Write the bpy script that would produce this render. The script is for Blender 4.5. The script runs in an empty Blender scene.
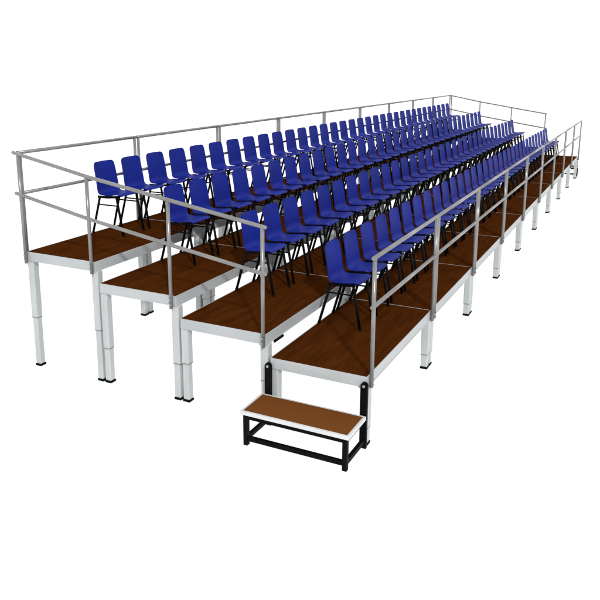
import bpy, bmesh, math
from mathutils import Vector, Matrix

S = bpy.context.scene
C = S.collection
R = math.radians

# ------------------------------------------------------------------ dimensions (metres)
PITCH = 1.0107          # tier to tier
GAP = 0.021             # half the slot between neighbouring tiers
MOD = 2.0               # length of one platform
NMOD = 9
LEN = MOD * NMOD
STEP = 0.2223
H4 = 0.6744
H = [H4 + 3 * STEP, H4 + 2 * STEP, H4 + STEP, H4]      # deck heights, top tier first
FASCIA = 0.105
RAIL_TOP, RAIL_MID = 1.080, 0.642
TUBE = 0.0190

ORD = ['', 'first', 'second', 'third', 'fourth', 'fifth', 'sixth', 'seventh', 'eighth', 'ninth', 'tenth',
       'eleventh', 'twelfth', 'thirteenth', 'fourteenth', 'fifteenth', 'sixteenth', 'seventeenth',
       'eighteenth', 'nineteenth', 'twentieth', 'twenty-first', 'twenty-second', 'twenty-third',
       'twenty-fourth', 'twenty-fifth', 'twenty-sixth', 'twenty-seventh', 'twenty-eighth',
       'twenty-ninth', 'thirtieth', 'thirty-first', 'thirty-second', 'thirty-third']
TIER = ['top tier', 'second highest tier', 'second lowest tier', 'lowest tier']
ROW = ['top back row', 'second row from the back', 'second row from the front', 'lowest front row']


# ------------------------------------------------------------------ materials
def new_mat(name):
    m = bpy.data.materials.new(name)
    m.use_nodes = True
    nt = m.node_tree
    return m, nt, nt.nodes['Principled BSDF']


def node(nt, kind, **kw):
    n = nt.nodes.new(kind)
    for k, v in kw.items():
        if k in n.inputs:
            n.inputs[k].default_value = v
        else:
            setattr(n, k, v)
    return n


def noise_colour(nt, bsdf, c0, c1, scale, stretch=(1, 1, 1), detail=4.0, lo=0.35, hi=0.65):
    tc = node(nt, 'ShaderNodeTexCoord')
    mp = node(nt, 'ShaderNodeMapping')
    mp.inputs['Scale'].default_value = stretch
    geo = node(nt, 'ShaderNodeNewGeometry')
    nz = node(nt, 'ShaderNodeTexNoise')
    nz.inputs['Scale'].default_value = scale
    nz.inputs['Detail'].default_value = detail
    rp = node(nt, 'ShaderNodeValToRGB')
    rp.color_ramp.elements[0].position = lo
    rp.color_ramp.elements[1].position = hi
    rp.color_ramp.elements[0].color = (*c0, 1)
    rp.color_ramp.elements[1].color = (*c1, 1)
    nt.links.new(geo.outputs['Position'], mp.inputs['Vector'])
    nt.links.new(mp.outputs['Vector'], nz.inputs['Vector'])
    nt.links.new(nz.outputs['Fac'], rp.inputs['Fac'])
    nt.links.new(rp.outputs['Color'], bsdf.inputs['Base Color'])
    return nz, rp


def bump(nt, bsdf, scale, strength, dist=0.002):
    tc = node(nt, 'ShaderNodeTexCoord')
    nz = node(nt, 'ShaderNodeTexNoise')
    nz.inputs['Scale'].default_value = scale
    b = node(nt, 'ShaderNodeBump')
    b.inputs['Strength'].default_value = strength
    b.inputs['Distance'].default_value = dist
    nt.links.new(tc.outputs['Object'], nz.inputs['Vector'])
    nt.links.new(nz.outputs['Fac'], b.inputs['Height'])
    nt.links.new(b.outputs['Normal'], bsdf.inputs['Normal'])


M = {}
m, nt, b = new_mat('blue moulded plastic')
noise_colour(nt, b, (0.0042, 0.0118, 0.165), (0.0058, 0.0152, 0.205), 2.3)
b.inputs['Roughness'].default_value = 0.48
b.inputs['Specular IOR Level'].default_value = 0.07
bump(nt, b, 350, 0.25, 0.001)
M['blue'] = m

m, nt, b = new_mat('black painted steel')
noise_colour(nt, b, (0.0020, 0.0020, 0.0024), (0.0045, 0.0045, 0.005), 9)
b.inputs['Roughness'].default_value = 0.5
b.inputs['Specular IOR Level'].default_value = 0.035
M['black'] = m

m, nt, b = new_mat('brown phenolic deck')
noise_colour(nt, b, (0.036, 0.0098, 0.0018), (0.062, 0.0165, 0.0028), 4.0, (5.0, 0.7, 1), 9.0, 0.3, 0.7)
b.inputs['Roughness'].default_value = 0.85
b.inputs['Specular IOR Level'].default_value = 0.0
bump(nt, b, 500, 0.3, 0.0008)
M['deck'] = m

m, nt, b = new_mat('tan brown step tread')
noise_colour(nt, b, (0.095, 0.031, 0.0062), (0.165, 0.055, 0.0115), 190, (1, 1, 1), 3.0, 0.3, 0.7)
b.inputs['Roughness'].default_value = 0.85
b.inputs['Specular IOR Level'].default_value = 0.05
bump(nt, b, 420, 0.4, 0.001)
M['tread'] = m

m, nt, b = new_mat('mill finish aluminium frame')
noise_colour(nt, b, (0.335, 0.36, 0.375), (0.40, 0.42, 0.43), 1.7, (1, 0.5, 3), 5.0)
b.inputs['Roughness'].default_value = 0.42
b.inputs['Specular IOR Level'].default_value = 0.3
M['alu'] = m

m, nt, b = new_mat('aluminium leg profile')
noise_colour(nt, b, (0.36, 0.385, 0.39), (0.42, 0.442, 0.447), 2.5, (3, 3, 0.6), 5.0)
b.inputs['Roughness'].default_value = 0.38
b.inputs['Specular IOR Level'].default_value = 0.3
M['leg'] = m

m, nt, b = new_mat('white step edging')
noise_colour(nt, b, (0.50, 0.51, 0.52), (0.56, 0.57, 0.58), 6)
b.inputs['Roughness'].default_value = 0.4
M['white'] = m

m, nt, b = new_mat('brushed steel tube')
noise_colour(nt, b, (0.165, 0.165, 0.163), (0.215, 0.214, 0.211), 5, (1, 1, 1), 5.0)
b.inputs['Roughness'].default_value = 0.24
b.inputs['Metallic'].default_value = 0.2
M['steel'] = m

m, nt, b = new_mat('bolt steel')
b.inputs['Base Color'].default_value = (0.32, 0.32, 0.32, 1)
b.inputs['Metallic'].default_value = 0.6
b.inputs['Roughness'].default_value = 0.3
M['bolt'] = m

m, nt, b = new_mat('glowing white studio floor')
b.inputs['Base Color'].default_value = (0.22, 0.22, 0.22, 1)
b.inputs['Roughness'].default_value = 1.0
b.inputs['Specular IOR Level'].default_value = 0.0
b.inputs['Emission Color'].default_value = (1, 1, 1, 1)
b.inputs['Emission Strength'].default_value = 0.95  # floor glows by itself, washing out shadows beneath the stand
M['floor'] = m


# ------------------------------------------------------------------ mesh helpers
def box(bm, x0, x1, y0, y1, z0, z1, bev=0.0, seg=1):
    r = bmesh.ops.create_cube(bm, size=1.0)
    vs = r['verts']
    bmesh.ops.scale(bm, vec=(x1 - x0, y1 - y0, z1 - z0), verts=vs)
    bmesh.ops.translate(bm, vec=((x0 + x1) / 2, (y0 + y1) / 2, (z0 + z1) / 2), verts=vs)
    if bev > 0:
        es = list({e for v in vs for e in v.link_edges})
        bmesh.ops.bevel(bm, geom=es, offset=bev, segments=seg, affect='EDGES', profile=0.5)


def tube(bm, pts, r, n=12, cap=True, dome=False, smooth=True, flat=1.0):
    pts = [Vector(p) for p in pts]
    if dome:      # rounded ends
        d0 = (pts[0] - pts[1]).normalized(); d1 = (pts[-1] - pts[-2]).normalized()
        path = [(pts[0] + d0 * r * 0.95, r * 0.25), (pts[0] + d0 * r * 0.7, r * 0.7), (pts[0], r)]
        path += [(p, r) for p in pts[1:-1]]
        path += [(pts[-1], r), (pts[-1] + d1 * r * 0.7, r * 0.7), (pts[-1] + d1 * r * 0.95, r * 0.25)]
    else:
        path = [(p, r) for p in pts]
    rings = []
    for i, (p, rr) in enumerate(path):
        a = path[max(i - 1, 0)][0]; c = path[min(i + 1, len(path) - 1)][0]
        t = (c - a).normalized()
        up = Vector((0, 0, 1)) if abs(t.z) < 0.9 else Vector((1, 0, 0))
        u = t.cross(up).normalized(); w = u.cross(t).normalized()
        rings.append([bm.verts.new(p + u * math.cos(2 * math.pi * k / n) * rr * flat + w * math.sin(2 * math.pi * k / n) * rr)
                      for k in range(n)])
    for a, c in zip(rings, rings[1:]):
        for k in range(n):
            f = bm.faces.new((a[k], a[(k + 1) % n], c[(k + 1) % n], c[k])); f.smooth = smooth
    if cap:
        bm.faces.new(rings[0][::-1]); bm.faces.new(rings[-1])


def obj(name, bm, mat, parent=None):
    bmesh.ops.recalc_face_normals(bm, faces=bm.faces[:])
    me = bpy.data.meshes.new(name)
    bm.to_mesh(me); bm.free()
    me.materials.append(mat)
    o = bpy.data.objects.new(name, me)
    C.objects.link(o)
    if parent:
        o.parent = parent
    return o


def thing(name, label, cat, loc=(0, 0, 0), group=None):
    o = bpy.data.objects.new(name, None)
    o.empty_display_size = 0.1
    C.objects.link(o)
    o.location = loc
    o['label'] = label; o['category'] = cat
    if group:
        o['group'] = group
    return o


def dup(root, loc, label):
    def rec(o, parent):
        c = o.copy(); C.objects.link(c)
        if parent:
            c.parent = parent
        for ch in o.children:
            rec(ch, c)
        return c
    r = rec(root, None)
    r.location = loc; r['label'] = label
    return r


# ------------------------------------------------------------------ floor
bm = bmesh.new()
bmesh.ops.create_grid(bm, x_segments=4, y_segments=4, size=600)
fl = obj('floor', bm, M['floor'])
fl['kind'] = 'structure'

# ------------------------------------------------------------------ platforms
W = PITCH - 2 * GAP           # platform depth
G2 = 0.002                    # half joint between platforms


def make_platform(t, label):
    h = H[t]
    collar = (0.58, 0.395, 0.415, 0.172)[t]
    root = thing('stage_platform', label, 'stage platform', (0, 0, 0), 'brown topped stage platforms on aluminium legs')
    # local frame: x 0..W (back to front), y 0..MOD
    y0, y1 = G2, MOD - G2
    th = 0.045
    f = bmesh.new()
    zt, zb = h, h - FASCIA
    for (a, c, d, e) in ((0, W, y0, y0 + th), (0, W, y1 - th, y1), (0, th, y0 + th, y1 - th), (W - th, W, y0 + th, y1 - th)):
        box(f, a, c, d, e, zb, zt - 0.012)
    # bottom flange, proud of the web, and top lip round the board
    lip, lpy = 0.007, 0.0035
    for (a, c, d, e, z) in ((0, W, y0, y0 + lpy, zt - 0.001), (0, W, y1 - lpy, y1, zt - 0.001), (0, lip, y0 + lpy, y1 - lpy, zt), (W - lip, W, y0 + lpy, y1 - lpy, zt)):
        box(f, a, c, d, e, zt - 0.012, z)
    pr = 0.004
    box(f, -pr, 0.0, y0 + 0.001, y1 - 0.001, zb, zb + 0.012)
    box(f, W, W + pr, y0 + 0.001, y1 - 0.001, zb, zb + 0.012)
    box(f, 0.001, W - 0.001, y0 - 0.0015, y0, zb, zb + 0.012)
    # cross beams under the board
    for yy in (0.66, 1.33):
        box(f, th, W - th, yy - 0.025, yy + 0.025, zb + 0.01, zt - 0.035)
    obj('frame', f, M['alu'], root)
    d = bmesh.new()
    box(d, lip + 0.0005, W - lip - 0.0005, y0 + lpy + 0.0005, y1 - lpy - 0.0005, zt - 0.0115, zt - 0.0015)
    obj('deck_board', d, M['deck'], root)
    lw, li = 0.0415, 0.0362
    for lx in (lw - 0.010, W + 0.010 - lw):
        for ly in (y0 + 0.012 + lw, y1 - 0.012 - lw):
            l = bmesh.new()
            box(l, lx - lw, lx + lw, ly - lw, ly + lw, collar, zb - 0.0005, 0.006)
            box(l, lx - li, lx + li, ly - li, ly + li, 0.024, collar, 0.006)
            # curved gusset between leg and frame
            sy = 1 if ly < 1 else -1
            sx = 1 if lx < W / 2 else -1
            for k in range(4):
                q = 0.055 * (1 - math.sin((k + 0.5) / 4 * math.pi / 2))
                box(l, lx + sx * lw if sx > 0 else lx - lw - q, lx + lw + q if sx > 0 else lx - lw,
                    ly - 0.02, ly + 0.02, zb - 0.014 * (k + 1), zb - 0.014 * k - 0.0006)
            lo = obj('leg', l, M['leg'], root)
            p = bmesh.new()
            box(p, lx - lw + 0.0008, lx + lw - 0.0008, ly - lw + 0.0008, ly + lw - 0.0008, collar - 0.007, collar - 0.0005)
            obj('collar', p, M['bolt'], lo)
            p = bmesh.new()
            box(p, lx - lw - 0.001, lx + lw + 0.001, ly - lw - 0.001, ly + lw + 0.001, 0.0, 0.0245, 0.004)
            obj('foot', p, M['black'], lo)
    return root


for t in range(4):
    proto = None
    for k in range(NMOD):
        lab = f'brown topped platform, {ORD[k + 1]} from the near end of the {TIER[t]}'
        loc = (t * PITCH + GAP, k * MOD, 0)
        if proto is None:
            proto = make_platform(t, lab); proto.location = loc
        else:
            dup(proto, loc, lab)

# black latches that lock tier to tier (seen under the front edge of the second lowest tier)
lt = thing('latch', 'small black latch under the front corner of the second lowest tier', 'latch', (3.018, 0.23, H[2] - 0.118))
bm = bmesh.new()
box(bm, -0.004, 0.014, -0.095, 0.095, -0.010, 0.012, 0.003)
obj('lever', bm, M['black'], lt)
bm = bmesh.new()
box(bm, -0.022, -0.004, -0.03, 0.03, -0.012, 0.0125, 0.002)
obj('hinge', bm, M['alu'], lt)


# ------------------------------------------------------------------ chairs
def shell(rows, ncol, thick):
    """rows: list of (x, z, half_width, side_forward, side_up)."""
    bm = bmesh.new()
    grid = []
    for (x, z, hw, sf, su) in rows:
        r = []
        for i in range(ncol):
            s = -1 + 2 * i / (ncol - 1)
            e = abs(s) ** 2.4
            r.append(bm.verts.new((x + sf * e, s * hw, z + su * e)))
        grid.append(r)
    fs = []
    for a, c in zip(grid, grid[1:]):
        for i in range(ncol - 1):
            f = bm.faces.new((a[i], a[i + 1], c[i + 1], c[i])); f.smooth = True; fs.append(f)
    bmesh.ops.recalc_face_normals(bm, faces=bm.faces[:])
    bmesh.ops.solidify(bm, geom=bm.faces[:], thickness=thick)
    for f in bm.faces:
        f.smooth = True
    bm.normal_update()
    for e in bm.edges:                       # crisp rim, smooth faces
        if len(e.link_faces) == 2 and e.calc_face_angle(0.0) > 0.9:
            e.smooth = False
    return bm


CX = 0.28   # chair origin behind its tier's nominal back edge


def P(x, y, z):
    return (x - CX, y, z)


def make_chair(label):
    root = thing('chair', label, 'chair', (0, 0, 0), 'blue plastic chairs in four rows facing the same way')
    # backrest, top to crease
    back = []
    top = (0.064, 0.862); low = (0.120, 0.545)
    n = 12
    for i in range(n + 1):
        q = i / n
        x = top[0] + (low[0] - top[0]) * (q ** 0.92)
        x += 0.002 * math.sin(q * math.pi)            # lumbar bulge forward
        z = top[1] + (low[1] - top[1]) * q
        hw = 0.182 + 0.012 * q
        dz = (top[1] - z)
        if dz < 0.055:                                  # rounded top corners
            hw -= 0.048 * (1 - math.sqrt(max(0, 1 - ((0.055 - dz) / 0.055) ** 2)))
        back.append((x - CX, z, hw, 0.016, 0.0))
    # extra ring close to the top for a round corner
    extra = []
    for q in (0.006, 0.018, 0.038, 0.064):
        dz = q * (top[1] - low[1])
        z = top[1] - dz
        x = top[0] + (low[0] - top[0]) * (q ** 0.92) + 0.002 * math.sin(q * math.pi)
        hw = 0.182 + 0.012 * q - 0.048 * (1 - math.sqrt(max(0, 1 - ((0.055 - dz) / 0.055) ** 2)))
        extra.append((x - CX, z, hw, 0.018, 0.0))
    back = [back[0]] + extra + back[1:]
    bo = obj('backrest', shell(back, 13, 0.007), M['blue'], root)
    # seat, crease to front lip
    prof = [(0.120, 0.545, 0.194, 0.016, 0.0), (0.125, 0.524, 0.194, 0.014, 0.001), (0.134, 0.505, 0.194, 0.010, 0.002),
            (0.147, 0.490, 0.194, 0.006, 0.003), (0.166, 0.480, 0.193, 0.0, 0.004), (0.192, 0.474, 0.192, 0.0, 0.004),
            (0.24, 0.473, 0.191, 0.0, 0.003), (0.30, 0.479, 0.191, 0.0, 0.002), (0.36, 0.487, 0.191, 0.0, 0.0),
            (0.42, 0.495, 0.190, 0.0, -0.002), (0.452, 0.496, 0.187, -0.003, -0.003), (0.472, 0.490, 0.182, -0.006, -0.003),
            (0.482, 0.479, 0.176, -0.009, -0.002)]
    seat = [(x - CX, z, hw, sf, su) for (x, z, hw, sf, su) in prof]
    obj('seat', shell(seat, 13, 0.007), M['blue'], root)
    # black under-frame; its side bars stand in for shade on the seat edges
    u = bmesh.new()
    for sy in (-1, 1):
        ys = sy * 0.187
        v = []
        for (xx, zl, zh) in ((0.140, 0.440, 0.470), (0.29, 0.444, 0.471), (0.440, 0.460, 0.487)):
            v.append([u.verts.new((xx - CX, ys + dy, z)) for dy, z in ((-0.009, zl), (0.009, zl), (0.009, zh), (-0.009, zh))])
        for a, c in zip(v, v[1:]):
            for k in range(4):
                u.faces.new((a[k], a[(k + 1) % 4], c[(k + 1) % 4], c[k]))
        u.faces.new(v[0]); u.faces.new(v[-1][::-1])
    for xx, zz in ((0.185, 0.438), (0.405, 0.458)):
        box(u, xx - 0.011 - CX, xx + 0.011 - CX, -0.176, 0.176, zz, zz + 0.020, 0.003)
    obj('under_frame_edge_shade', u, M['black'], root)
    for sy in (-1, 1):
        for (tx, tz, fx) in ((0.160, 0.444, 0.036), (0.415, 0.464, 0.500)):
            l = bmesh.new()
            tube(l, [P(tx, sy * 0.184, tz), P(fx, sy * 0.190, 0.012)], 0.0145, 10)
            lo = obj('leg', l, M['black'], root)
            g = bmesh.new()
            tube(g, [P(fx, sy * 0.190, 0.0), P(fx, sy * 0.190, 0.022)], 0.0170, 10)
            obj('foot', g, M['black'], lo)
        s = bmesh.new()
        z = 0.362
        fr = (0.412 - z) / 0.4
        tube(s, [P(0.160 + (0.036 - 0.160) * fr, sy * 0.185, z), P(0.415 + (0.500 - 0.415) * fr, sy * 0.185, z)], 0.0085, 8)
        obj('stretcher', s, M['black'], root)
    return root


NCH = 33
chair0 = None
for t in range(4):
    for k in range(NCH):
        lab = f'blue chair, {ORD[k + 1]} from the near end of the {ROW[t]}'
        loc = (t * PITCH + CX + 0.008, 1.235 + 0.5 * k, H[t] - 0.0012)
        if chair0 is None:
            chair0 = make_chair(lab); chair0.location = loc
        else:
            dup(chair0, loc, lab)


# ------------------------------------------------------------------ guard rails
def make_section(x, h, label, group, first=False, last=False):
    """one straight two metre section running along y, local y 0..MOD"""
    root = thing('guard_rail', label, 'railing', (0, 0, 0), group)
    a, c = 0.038, MOD - 0.038
    zb = h - 0.105
    for yy in (a, c):
        p = bmesh.new()
        tube(p, [(0, yy, zb), (0, yy, h + RAIL_TOP - 0.005)], TUBE, 14)
        po = obj('post', p, M['steel'], root)
        q = bmesh.new()
        for zz in (h - 0.03, h - 0.078):
            s = 1 if x > 2 else -1
            tube(q, [(s * TUBE * 0.9, yy, zz), (s * (TUBE + 0.008), yy, zz)], 0.009, 8)
        obj('bolt', q, M['bolt'], po)
    for nm, z in (('top_rail', h + RAIL_TOP), ('mid_rail', h + RAIL_MID)):
        r = bmesh.new()
        tube(r, [(0, 0.002, z), (0, MOD - 0.002, z)], TUBE, 14)
        obj(nm, r, M['steel'], root)
    return root


XB = GAP - 0.0255
XF = 4 * PITCH - GAP + 0.0255
for side, x, h, grp, word in ((0, XB, H[0], 'rail sections along the back of the top tier', 'back of the top tier'),
                              (1, XF, H[3], 'rail sections along the front of the lowest tier', 'front of the lowest tier')):
    proto = None
    for k in range(NMOD):
        lab = f'steel guard rail, {ORD[k + 1]} section from the near end along the {word}'
        if proto is None:
            proto = make_section(x, h, lab, grp); proto.location = (x, 0, 0)
        else:
            dup(proto, (x, k * MOD, 0), lab)


def make_end_rail(y, label):
    root = thing('end_guard_rail', label, 'railing', (0, y, 0), 'sloping rails at the two ends of the grandstand')
    xs = [0.035, 0.962, 1.957, 2.990]
    zt = [2.4155, 2.2400, 2.0850, 1.9270]
    base = [H[0], H[0], H[1], H[2]]
    for i, (px, z, hb) in enumerate(zip(xs, zt, base)):
        p = bmesh.new()
        tube(p, [(px, 0, hb - 0.125), (px, 0, z - 0.004)], TUBE, 14)
        po = obj('post', p, M['steel'], root)
        q = bmesh.new()
        s = -1 if y < 1 else 1
        for zz in (hb - 0.03, hb - 0.078):
            tube(q, [(px, s * TUBE * 0.9, zz), (px, s * (TUBE + 0.008), zz)], 0.009, 8)
        obj('bolt', q, M['bolt'], po)
    for nm, dz in (('top_rail', 0.0), ('mid_rail', -0.439)):
        pts = [(-0.030, 0, zt[0] + 0.010 + dz)] + [(px, 0, z + dz) for px, z in zip(xs[1:-1], zt[1:-1])] + [(3.018, 0, zt[3] - 0.004 + dz)]
        r = bmesh.new()
        tube(r, pts, TUBE, 14, dome=True)
        obj(nm, r, M['steel'], root)
    return root


make_end_rail(-0.0245, 'sloping steel guard rail at the near end, stepping down beside the three upper tiers')
make_end_rail(LEN + 0.0245, 'sloping steel guard rail at the far end, beyond the last chairs')


# ------------------------------------------------------------------ steps
def make_step(label):
    root = thing('step', label, 'step', (0, 0, 0), 'access steps at the ends of the lowest tier')
    # local: x 0..1.05, deck face at y = 0, step comes out towards -y
    x0, x1 = 0.0, 1.045
    yf, yb = -0.475, -0.075
    zt = H4 / 2
    t = bmesh.new()
    e = 0.022
    box(t, x0 + e, x1 - e, yf + e, yb - e, zt - 0.016, zt + 0.0015)
    tr = obj('tread', t, M['tread'], root)
    w = bmesh.new()
    for (a, c, d, g) in ((x0, x1, yf, yf + e), (x0, x1, yb - e, yb), (x0, x0 + e, yf + e, yb - e), (x1 - e, x1, yf + e, yb - e)):
        box(w, a, c, d, g, zt - 0.034, zt)
    obj('edging', w, M['white'], tr)
    s = 0.022
    lx = (x0 + 0.042, x1 - 0.042)
    for xx in lx:
        l = bmesh.new()
        box(l, xx - s, xx + s, yf + 0.014, yf + 0.014 + 2 * s, 0.0, zt - 0.0345, 0.003)
        obj('leg', l, M['black'], root)
    f = bmesh.new()
    # top ring and bottom rails
    for z0, z1 in ((zt - 0.080, zt - 0.0345), (0.045, 0.088)):
        box(f, lx[0] + s, lx[1] - s, yf + 0.019, yf + 0.053, z0, z1, 0.002)
        for xx in lx:
            box(f, xx - 0.017, xx + 0.017, yf + 0.014 + 2 * s, -0.036, z0, z1, 0.002)
    box(f, lx[0] + s, lx[1] - s, yb - 0.05, yb - 0.015, zt - 0.080, zt - 0.036, 0.002)
    obj('frame_rail', f, M['black'], root)
    for i, xx in enumerate(lx):
        u = bmesh.new()
        # upright strap with a rounded head
        prof = [(-0.032, 0.0), (0.032, 0.0), (0.032, H4 - 0.075)]
        for k in range(1, 8):
            an = math.pi * k / 8
            prof.append((0.032 * math.cos(an), H4 - 0.075 + 0.032 * math.sin(an)))
        prof.append((-0.032, H4 - 0.075))
        fa = [u.verts.new((xx + px, -0.036, pz)) for px, pz in prof]
        bb = [u.verts.new((xx + px, -0.006, pz)) for px, pz in prof]
        u.faces.new(fa); u.faces.new(bb[::-1])
        for k in range(len(fa)):
            u.faces.new((fa[k], fa[(k + 1) % len(fa)], bb[(k + 1) % len(fa)], bb[k]))
        uo = obj('upright', u, M['black'], root)
        q = bmesh.new()
        tube(q, [(xx, -0.036, H4 - 0.075), (xx, -0.046, H4 - 0.075)], 0.013, 12)
        obj('bolt', q, M['bolt'], uo)
    return root


st = make_step('low wooden step with black frame hooked on the near end of the lowest tier')
st.location = (3.002, 0.0, 0)
s2 = dup(st, (3.002 + 1.045, LEN, 0), 'far black framed step, half hidden beyond the far end of the lowest tier')
s2.rotation_euler = (0, 0, math.pi)

# ------------------------------------------------------------------ light
wd = bpy.data.worlds.new('World')
S.world = wd
wd.use_nodes = True
bg = wd.node_tree.nodes['Background']
bg.inputs['Color'].default_value = (1, 1, 1, 1)
bg.inputs['Strength'].default_value = 1.0
ld = bpy.data.lights.new('key_lamp', 'SUN')
ld.energy = 2.4
ld.angle = R(3.0)
ld.color = (1.0, 0.98, 0.95)
lo = bpy.data.objects.new('key_lamp', ld)
C.objects.link(lo)
el = R(36)
to_light = Vector((0.64 * math.cos(el), -0.77 * math.cos(el), math.sin(el)))
lo.rotation_euler = to_light.to_track_quat('Z', 'Y').to_euler()
lo.location = (8, -8, 9)

# ------------------------------------------------------------------ camera
cd = bpy.data.cameras.new('camera')
co = bpy.data.objects.new('camera', cd)
C.objects.link(co)
co.location = (6.0722, -5.5851, 3.3424)
co.rotation_euler = (R(77.2908), R(-0.2677), R(26.2085))
cd.sensor_width = 36
cd.lens = 36 * 723.826 / 600
cd.shift_x = (300 - 297.45) / 600
cd.shift_y = (228.786 - 300) / 600
cd.clip_end = 3000
S.camera = co

S.view_settings.view_transform = 'Standard'
S.view_settings.look = 'None'
S.view_settings.exposure = 0
S.render.resolution_x = 1024
S.render.resolution_y = 1024
